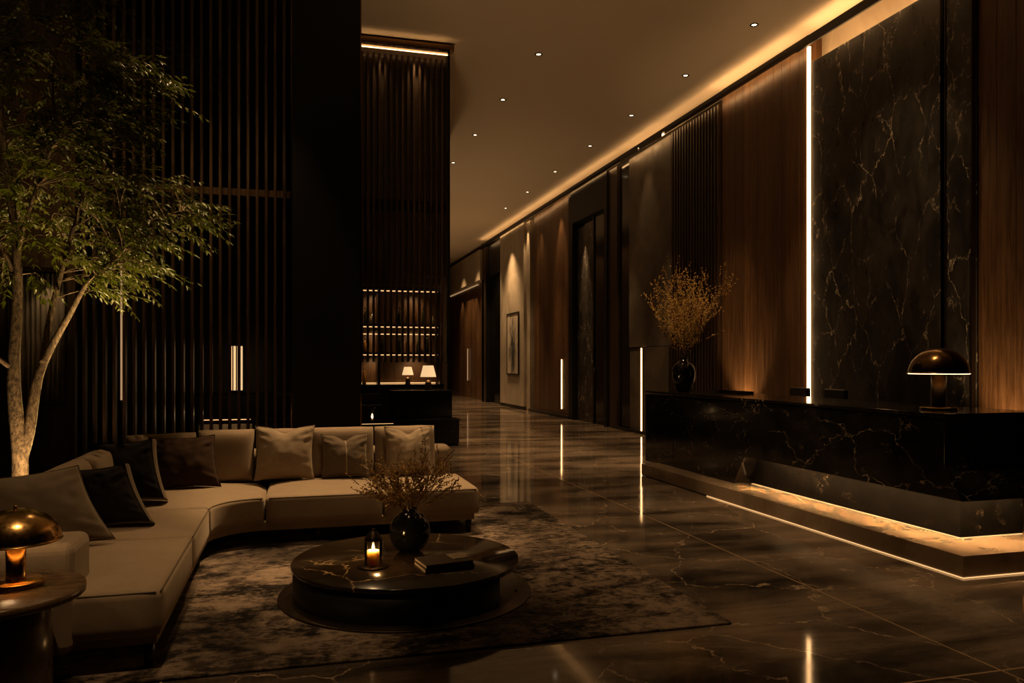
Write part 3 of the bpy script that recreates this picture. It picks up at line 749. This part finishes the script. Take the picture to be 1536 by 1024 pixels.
# back cushions
def back_cushion(w, h_, t, name='back_cushion'):
    mb = MB(); V = []; F = []; n, m = 18, 16
    for side in (-1, 1):
        for j in range(m+1):
            for i in range(n+1):
                a = 2*i/n-1; b = 2*j/m-1
                q = max(0, (1-a**6))**.5*max(0, (1-b**6))**.5
                px = a*w/2*(1-.02*(1-b*b)*0); pz = (b+1)/2*h_
                V.append((px, side*(t*.5*(.25+.75*q) if abs(a) < 1 and abs(b) < 1 else t*.12), pz + .012*noise.noise(Vector((a*2, b*2, w*9+side)))*(1 if abs(b) < 1 else .4)))
    N = (n+1)*(m+1)
    for sd in (0, 1):
        for j in range(m):
            for i in range(n): F.append((sd*N+j*(n+1)+i, sd*N+j*(n+1)+i+1, sd*N+(j+1)*(n+1)+i+1, sd*N+(j+1)*(n+1)+i))
    per = [(i,0) for i in range(n)]+[(n,j) for j in range(m)]+[(i,m) for i in range(n,0,-1)]+[(0,j) for j in range(m,0,-1)]
    for k in range(len(per)):
        (i,j), (i2,j2) = per[k], per[(k+1)%len(per)]
        F.append((j*(n+1)+i, j2*(n+1)+i2, N+j2*(n+1)+i2, N+j*(n+1)+i))
    return mb.add(V, F, True)
def place_back(x, y, w, h_, rz, tilt=8, t=.24):
    o = back_cushion(w, h_, t).build('back_cushion', M['sofa'], sofa, local=True)
    o.location = (x+.5, y-7.0, SEAT+.0); o.rotation_euler = (R(-tilt), 0, rz)
    return o
for x0, x1 in ((-.90,-.39), (-.37,.12), (.14,.77), (.79,1.40)): place_back((x0+x1)/2, 8.06, x1-x0, .50, 0)
place_back(-1.18, 7.86, .60, .49, R(20))
for y0, y1 in ((5.62,6.48), (6.50,7.35)): place_back(-1.50, (y0+y1)/2, y1-y0, .44, R(90))
# legs
for lx, ly in ((-.74, 4.46), (-1.74, 4.46), (1.58, 7.24), (1.58, 8.36), (.2, 7.24), (-1.70, 7.9), (-.55, 8.36), (-.76, 6.6)):
    MB().tube([(lx, ly, RT), (lx, ly, .14)], [.022, .032], 12).build('leg', M['trim'], sofa)

# ------------------------------------------------------------------ throw pillows
def pillow(loc, w, h_, t, rz, tilt, m, label, dent=0, seed=0, roll=0, band=False, gus=0, gm=None, lean=0):
    n = 28; V = []; F = []; rng = random.Random(seed)
    ph = rng.random()*9
    for side in (-1, 1):
        for j in range(n+1):
            for i in range(n+1):
                a = 2*i/n-1; b = 2*j/n-1
                q = (max(0, 1-abs(a)**2.2)*max(0, 1-abs(b)**2.2))**.62
                inset = .10
                x = a*w/2*(1-inset*(1-b*b)*abs(a)**3); z = h_/2+b*h_/2*(1-inset*(1-a*a)*abs(b)**3)
                if dent and b > 0:
                    z -= dent*math.exp(-(a/.28)**2)*b**2*1.0
                    q *= 1-.45*math.exp(-(a/.20)**2)*b
                wr_ = noise.noise(Vector((a*3+ph, b*3, side*2+ph)))*.010 + noise.noise(Vector((a*7+ph, b*7, side)))*.005
                cr = math.exp(-((abs(a)-.85)/.28)**2-((abs(b)-.72)/.34)**2)*math.sin(abs(a)*9-abs(b)*21+ph)*.011
                V.append((x-lean*z, side*(t/2*q)+(wr_+cr)*min(1, q*2)*side+side*gus/2, z))
    N = (n+1)**2
    for sd in (0, 1):
        for j in range(n):
            for i in range(n): F.append((sd*N+j*(n+1)+i, sd*N+j*(n+1)+i+1, sd*N+(j+1)*(n+1)+i+1, sd*N+(j+1)*(n+1)+i))
    mb = MB().add(V, F, True)
    o = mb.build('throw_pillow', M[m], None, local=True)
    bm = bmesh.new(); bm.from_mesh(o.data); bmesh.ops.remove_doubles(bm, verts=bm.verts, dist=.0006); bmesh.ops.recalc_face_normals(bm, faces=bm.faces); bm.to_mesh(o.data); bm.free()
    o.location = loc; o.rotation_euler = (R(-tilt), R(roll), rz)
    per = [(i,0) for i in range(n)]+[(n,j) for j in range(n)]+[(i,n) for i in range(n,0,-1)]+[(0,j) for j in range(n,0,-1)]
    pts = [V[j*(n+1)+i] for i, j in per]; pts.append(pts[0])
    if gus:
        K = len(per); gv = []; gf = []; steps = 6
        for q_ in range(steps+1):
            u = q_/steps
            for i, j in per:
                p0 = Vector(V[j*(n+1)+i]); c_ = Vector((-lean*h_/2, 0, h_/2)); d_ = (p0-c_); d_.y = 0
                gv.append((p0.x+d_.x*.05*math.sin(math.pi*u), -gus/2+gus*u, p0.z+d_.z*.05*math.sin(math.pi*u)))
        for q_ in range(steps):
            for k in range(K): gf.append((q_*K+k, q_*K+(k+1)%K, (q_+1)*K+(k+1)%K, (q_+1)*K+k))
        MB().add(gv, gf, True).build('gusset', M[gm], o, local=True)
    MB().tube(pts, .005, 5, cap=False).build('piping', M[m], o, local=True)
    if band:
        bv = []
        for j in range(2, n-1):
            v0 = V[j*(n+1)+n//2]; bv.append((v0[0], v0[1]-.004, v0[2]))
        MB().tube(bv, .007, 6).build('seam_band', M['pillow'], o, local=True)
    return tag(o, label, 'pillow')
PZ = SEAT+.035
pillow((-1.40, 5.30, PZ), .66, .50, .24, R(18), 20, 'pillow_taupe', 'large taupe pillow leaning behind the sofa arm at the left', 0, 1, roll=-4, lean=.32)
pillow((-1.17, 5.96, PZ), .42, .42, .12, R(-6), 18, 'pillow_dark', 'small dark pillow with a lighter edge beside the large taupe one at the left', 0, 2, roll=-5, lean=.40, gus=.12, gm='pillow_taupe')
pillow((-1.26, 6.98, PZ), .48, .50, .12, R(-8), 20, 'pillow_dark', 'dark pillow with a lighter edge in the bend of the sofa', 0, 3, roll=-3, lean=.24, gus=.12, gm='pillow_taupe')
pillow((-.93, 7.56, PZ), .56, .49, .18, R(4), 20, 'pillow_brown', 'dark brown pillow right of the bend of the sofa', 0, 4, roll=-1, lean=.10)
pillow((-.10, 7.86, PZ), .56, .53, .20, R(-3), 14, 'pillow', 'plump beige pillow left of the small seamed pillow', .05, 5)
pillow((.48, 7.84, PZ), .46, .44, .18, R(3), 14, 'pillow_taupe', 'small taupe pillow with a middle seam, between two beige ones', .05, 6, band=True)
pillow((1.10, 7.82, PZ), .48, .50, .18, R(-2), 12, 'pillow', 'beige pillow at the right end of the sofa, behind the vase', .06, 7)

# ------------------------------------------------------------------ coffee table
TX, TY, TR = .75, 5.45, .78
tb = thing('coffee_table', (TX, TY, RT), 'low round dark marble coffee table in front of the sofa', 'table')
c0 = (TX, TY, 0)
MB().lathe([(0,.25),(TR-.004,.25),(TR,.246),(TR,.222),(TR-.004,.218),(0,.218)], 96, c0).build('table_top', M['tablestone'], tb)
MB().lathe([(0,RT+.012),(.86,RT+.012),(.865,RT+.008),(.865,RT),(0,RT)], 96, c0).build('base_plate', M['bronze'], tb)
MB().lathe([(TR-.012,.028),(TR-.012,.219),(TR-.03,.219),(TR-.03,.028),(TR-.012,.028)], 72, c0, R(140), R(313)).build('curved_panel', M['dark'], tb)
MB().lathe([(TR-.010,.028),(TR-.010,.219),(TR-.022,.219),(TR-.022,.028),(TR-.010,.028)], 8, c0, R(-20), R(-16.5)).build('support', M['brassdark'], tb)
MB().lathe([(TR-.010,.028),(TR-.010,.219),(TR-.022,.219),(TR-.022,.028),(TR-.010,.028)], 8, c0, R(60), R(66)).build('support', M['brassdark'], tb)
MB().lathe([(.22,.028),(.22,.219)], 40, (TX-.15, TY, 0)).build('drum', M['dark'], tb)
TT = .25
# lantern with candle
ln = thing('candle_lantern', (.50, 5.25, TT), 'glass lantern with a burning candle on the coffee table', 'lantern')
MB().lathe([(0,0),(.098,0),(.10,.005),(.094,.011),(0,.011)], 40).build('tray', M['bronze'], ln, local=True)
MB().lathe([(.058,.011),(.058,.18)], 36).build('glass', M['glass'], ln, local=True)
MB().lathe([(.061,.178),(.061,.186),(.052,.20),(.022,.238),(.012,.244),(.012,.255),(0,.257)], 36).build('cap', M['bronze'], ln, local=True)
cd = MB().lathe([(0,.011),(.039,.011),(.040,.016),(.040,.108),(.037,.112),(.030,.108),(0,.107)], 32).build('candle', M['wax'], ln, local=True)
MB().tube([(0,0,.107),(.001,0,.122)], .0018, 6).build('wick', M['trim'], cd, local=True)
MB().lathe([(0,.114),(.006,.12),(.0085,.129),(.006,.142),(.002,.154),(0,.158)], 14).build('flame', M['flame'], cd, local=True)
point('candle_light', (.50, 5.25, TT+.165), 3.2, (1,.55,.2), .012)
# vase
vase((.80, 5.66, TT), [(0,0),(.07,0),(.095,.012),(.126,.05),(.146,.105),(.149,.145),(.137,.20),(.105,.248),(.070,.272),(.052,.280),(.050,.296),(.056,.304),(.046,.304),(.040,.285),(0,.27)],
     'round black glazed vase on the coffee table', 'vase')
sp = thing('branch_arrangement', (.80, 5.66, TT), 'dried flowering twigs in the round vase on the coffee table', 'branches')
spray(sp, (0,0,.27), 46, .50, 1.05, .016, 23, r0=.0017, droop=.25, subs=6)
# books
def book(x, y, z, w, d, t, rz, label, mcov):
    b = thing('book', (x, y, z), label, 'book', None, rz)
    MB().box(-w/2+.004, w/2-.005, -d/2+.005, d/2-.005, .004, t-.004).build('pages', M['paper'], b, local=True)
    MB().box(-w/2, w/2, -d/2, d/2, 0, .004).box(-w/2, w/2, -d/2, d/2, t-.004, t).box(w/2-.004, w/2, -d/2, d/2, .004, t-.004).build('cover', M[mcov], b, local=True)
    return b
book(.955, 5.14, TT, .34, .25, .026, R(8), 'lower dark book of the two stacked on the coffee table', 'cover2')
book(.955, 5.15, TT+.026, .33, .24, .022, R(10), 'upper dark book of the two stacked on the coffee table', 'cover')
nc = MB().box(-.055,.055,-.07,.07,0,.004).build('note_card', M['paper'], None, local=True); nc.location = (1.06, 5.20, TT+.048); nc.rotation_euler = (0,0,R(12))
tag(nc, 'small pale card lying on the stacked books', 'card')

# ------------------------------------------------------------------ side table + brass lamp
sdx, sdy, sr = -1.29, 3.93, .37
st = thing('side_table', (sdx, sdy, 0), 'round dark wooden side table beside the sofa arm', 'table')
MB().lathe([(0,.60),(sr-.006,.60),(sr,.594),(sr,.568),(sr-.006,.562),(0,.562)], 80, (sdx,sdy,0)).build('table_top', M['side'], st)
MB().lathe([(0,.562),(.235,.562),(.235,0),(0,0)], 64, (sdx,sdy,0)).build('pedestal', M['side'], st)
mushroom((-1.215, 4.0, .60), .185, .345, 'polished brass dome lamp on the wooden side table', 'brass', 'brass', watts=14, stem_r=.04)

# ------------------------------------------------------------------ tree
TBX, TBY = -2.42, 8.0
tree = thing('indoor_tree', (TBX, TBY, 0), 'tall leafy indoor tree with two stems behind the sofa', 'tree')
rng = random.Random(5)
MB().lathe([(0,0),(.26,0),(.28,.02),(.30,.36),(.285,.36),(.27,.33),(0,.33)], 40, (TBX,TBY,0)).build('planter', M['dark'], tree)
def curve(pts, n=8):
    pts = [Vector(p) for p in pts]; out = []
    for i in range(len(pts)-1):
        p0 = pts[max(i-1,0)]; p1 = pts[i]; p2 = pts[i+1]; p3 = pts[min(i+2,len(pts)-1)]
        for k in range(n):
            t = k/n; out.append(.5*((2*p1)+(p2-p0)*t+(2*p0-5*p1+4*p2-p3)*t*t+(3*p1-p0-3*p2+p3)*t**3))
    out.append(pts[-1]); return out
trunks = MB(); nodes = []
def stem_(pts, r0, r1, n=12):
    c = curve(pts); k = len(c)
    trunks.tube(c, [r0+(r1-r0)*(i/(k-1))**.8 for i in range(k)], n)
    nodes.extend(c[k//3:]); return c
stem_([(-2.42,8.0,.3),(-2.40,8.0,.75),(-2.45,8.0,1.45),(-2.43,8.02,2.2),(-2.44,8.02,2.75),(-2.53,7.95,3.7),(-2.6,7.9,4.6)], .085, .018, 16)
stem_([(-2.40,8.0,.7),(-2.33,8.02,1.0),(-2.27,8.05,1.45),(-2.17,8.05,1.72),(-1.98,7.95,2.05),(-1.78,7.85,2.38),(-1.5,7.8,2.6)], .062, .012, 14)
stem_([(-2.22,8.05,1.6),(-2.2,8.15,2.0),(-2.08,8.2,2.6),(-1.95,8.3,3.2),(-1.75,8.3,3.9)], .036, .010, 10)
stem_([(-2.43,8.02,2.55),(-2.30,7.9,2.95),(-2.05,7.8,3.6),(-1.72,7.75,4.0),(-1.4,7.7,4.15)], .022, .007, 8)
stem_([(-2.45,8.0,1.55),(-2.62,7.8,1.75),(-2.85,7.7,2.1),(-3.0,7.6,2.7)], .026, .008, 8)
stem_([(-2.44,8.02,2.4),(-2.6,7.8,2.9),(-2.75,7.7,3.5)], .018, .007, 8)
stem_([(-1.98,7.95,2.05),(-1.75,8.2,2.6),(-1.45,8.3,2.95),(-1.05,8.2,3.1)], .020, .006, 8)
stem_([(-2.05,7.8,3.6),(-2.1,7.9,4.2),(-2.0,7.9,4.7)], .014, .005, 8)
trunks.build('trunk', M['bark'], tree)
ell = [((-2.13,4.32),(.78,.72),72), ((-1.50,4.08),(.55,.26),26), ((-1.38,3.02),(.56,.34),40), ((-1.90,3.25),(.80,.72),66), ((-1.62,2.42),(.50,.22),20), ((-2.50,3.1),(.48,.9),44)]
twigs = MB(); lv = MB()
def leaf(p, d, L):
    d = d.normalized(); side = d.cross(Vector((0,0,1)))
    if side.length < .05: side = Vector((1,0,0))
    side = (side.normalized()+Vector((rng.uniform(-.5,.5),rng.uniform(-.5,.5),rng.uniform(-.5,.5)))).normalized()
    side = (side-d*side.dot(d)).normalized(); nn = side.cross(d); w = L*.155
    a = p+d*L*.3+nn*L*.05; b = p+d*L*.62+nn*L*.03; tip = p+d*L-nn*L*.10
    lv.add([p, a+side*w-nn*w*.3, b+side*w*.8-nn*w*.3, tip, b-side*w*.8-nn*w*.3, a-side*w-nn*w*.3, a, b], [(0,6,1),(1,6,7,2),(2,7,3),(0,5,6),(5,4,7,6),(4,3,7)], True)
for (ex, ez), (rx, rz_), cnt in ell:
    for _ in range(cnt):
        while True:
            a, b, c = rng.uniform(-1,1), rng.uniform(-1,1), rng.uniform(-1,1)
            if .25 < a*a+b*b+c*c < 1: break
        tgt = Vector((ex+a*rx, 8.0+c*.95, ez+b*rz_))
        st_ = min(nodes, key=lambda q: (q-tgt).length+max(0, q.z-tgt.z)*1.5)
        d0 = tgt-st_; mid = st_+d0*.5+Vector((rng.uniform(-.08,.08),rng.uniform(-.08,.08),.12*d0.length))
        c_ = curve([st_, mid, tgt], 7); k = len(c_)
        twigs.tube(c_, [.008*(1-.75*i/(k-1)) for i in range(k)], 5, cap=False)
        out = (tgt-Vector((TBX,8.0,ez-.3))); out.z *= .3
        out = out.normalized() if out.length > .01 else Vector((1,0,0))
        for s in range(6):
            q = c_[rng.randint(k//3, k-1)]
            dd = (out+Vector((rng.uniform(-1,1),rng.uniform(-1,1),rng.uniform(-.55,.5)))*.8).normalized()
            L = rng.uniform(.16,.36); pts = [q]
            for i in range(5):
                dd = (dd+Vector((0,0,-.09))).normalized(); pts.append(pts[-1]+dd*L/5)
            twigs.tube(pts, [.0035,.003,.0027,.002,.0016,.001], 4, cap=False)
            for i in range(1,6):
                sd = dd.cross(Vector((0,0,1))); sd = sd.normalized() if sd.length > .05 else Vector((1,0,0))
                for g in (-1,1):
                    if rng.random() < .88:
                        ld = (dd*.7+sd*g*rng.uniform(.4,1)+Vector((0,0,rng.uniform(-.55,.1))))
                        leaf(pts[i], ld, rng.uniform(.040,.090))
            leaf(pts[-1], dd, rng.uniform(.05,.095))
twigs.build('branches', M['bark'], tree)
lv.build('foliage', M['leaf'], tree)
# tree uplights
spot('tree_uplight', (-2.10, 7.62, .22), (-2.34, 8.0, 1.7), 110, 85, .8, (1,.66,.28))
spot('tree_uplight', (-2.25, 8.4, .4), (-2.2, 8.1, 3.5), 260, 90, .8, (1,.70,.28))
spot('tree_uplight', (-1.5, 7.55, .95), (-1.6, 8.0, 3.2), 120, 80, .9, (1,.70,.28))

# ------------------------------------------------------------------ general lighting
spot('seat_spot', (1.2, 8.9, H-.1), (.45, 7.45, .4), 1800, 32, .7)
spot('seat_spot', (-.3, 8.3, H-.1), (-1.0, 6.2, .4), 400, 40, .8)
spot('front_spot', (-.6, 2.9, H-.1), (-.9, 4.5, .4), 420, 30, .8)
spot('table_spot', (2.3, 6.6, H-.1), (1.8, 6.9, 0), 480, 32, .9)
spot('rug_spot', (.5, 5.6, H-.1), (-.05, 6.0, 0), 300, 28, 1.)
spot('pillow_spot', (1.5, 4.5, H-.1), (.5, 8.0, .75), 150, 22, .8)
# added fill lights, wall grazers and accent spots
spot('ceiling_fill_light', (1.35, 9.3, .4), (4.6, 10.5, H), 160, 110, 1., WARM, .3)  # unseen light added behind the sofa to brighten the ceiling
for yy in (20.0, 26.0, 32.0): spot('ceiling_fill_light', (3.52, yy, .3), (5.2, yy, H), 210, 120, 1., WARM, .1)  # more added fill, out of view, lifting the corridor ceiling
spot('desk_fill_spot', (1.9, 7.6, H-.1), (5.04, 7.2, .75), 700, 30, .9)  # extra spot without a fixture, added to bring out the desk front
spot('slab_spot', (5.2, 8.8, H-.15), (7.6, 8.3, 3.3), 190, 50, 1.)
spot('branch_fill_spot', (4.6, 9.2, H-.1), (5.36, 10.12, 2.1), 150, 20, .8)  # spot added only to brighten the buds on the desk
for yy, wt in ((22.1, 220), (16.1, 120), (24.2, 120)): spot('wall_grazer', (7.38, yy, H-.25), (7.7, yy, 3.0), wt, 50, .9)
spot('wall_grazer', (6.9, 27.3, H-.3), (7.6, 27.2, 2.8), 600, 60, .9)
spot('inlay_spot', (7.40, 20.2, 5.45), (7.71, 20.2, 3.9), 420, 30, 1.)
spot('desk_uplight', (7.3, 12.2, .5), (7.66, 12.2, 1.6), 160, 80, .9)
spot('desk_uplight', (7.25, 6.6, .4), (7.66, 6.7, 1.7), 220, 90, .9)
for yy in (34.5, 37.5): spot('far_spot', (7.5, yy, 5.0), (7.9, yy, 2), 50, 80, .8)

w = bpy.data.worlds.new('night'); scene.world = w; w.use_nodes = True
w.node_tree.nodes['Background'].inputs[0].default_value = (.9, .6, .35, 1); w.node_tree.nodes['Background'].inputs[1].default_value = .004

# ------------------------------------------------------------------ camera
cam = bpy.data.cameras.new('camera'); co_ = bpy.data.objects.new('camera', cam); COL.objects.link(co_)
co_.location = (0, 0, 1.6); co_.rotation_euler = (R(90), 0, R(-15.5))
cam.sensor_width = 36; cam.lens = 1173/1536*36; cam.shift_y = 33/1536; cam.clip_end = 200
scene.camera = co_
vs = scene.view_settings; scene.display_settings.display_device = 'sRGB'
vs.view_transform = 'Standard'; vs.look = 'None'; vs.gamma = 1; vs.use_curve_mapping = False; vs.exposure = 0
cy_ = scene.cycles; cy_.use_denoising = True; cy_.max_bounces = 8; cy_.diffuse_bounces = 4; cy_.glossy_bounces = 5; cy_.transparent_max_bounces = 12
cy_.sample_clamp_indirect = 4; cy_.caustics_reflective = False; cy_.caustics_refractive = False
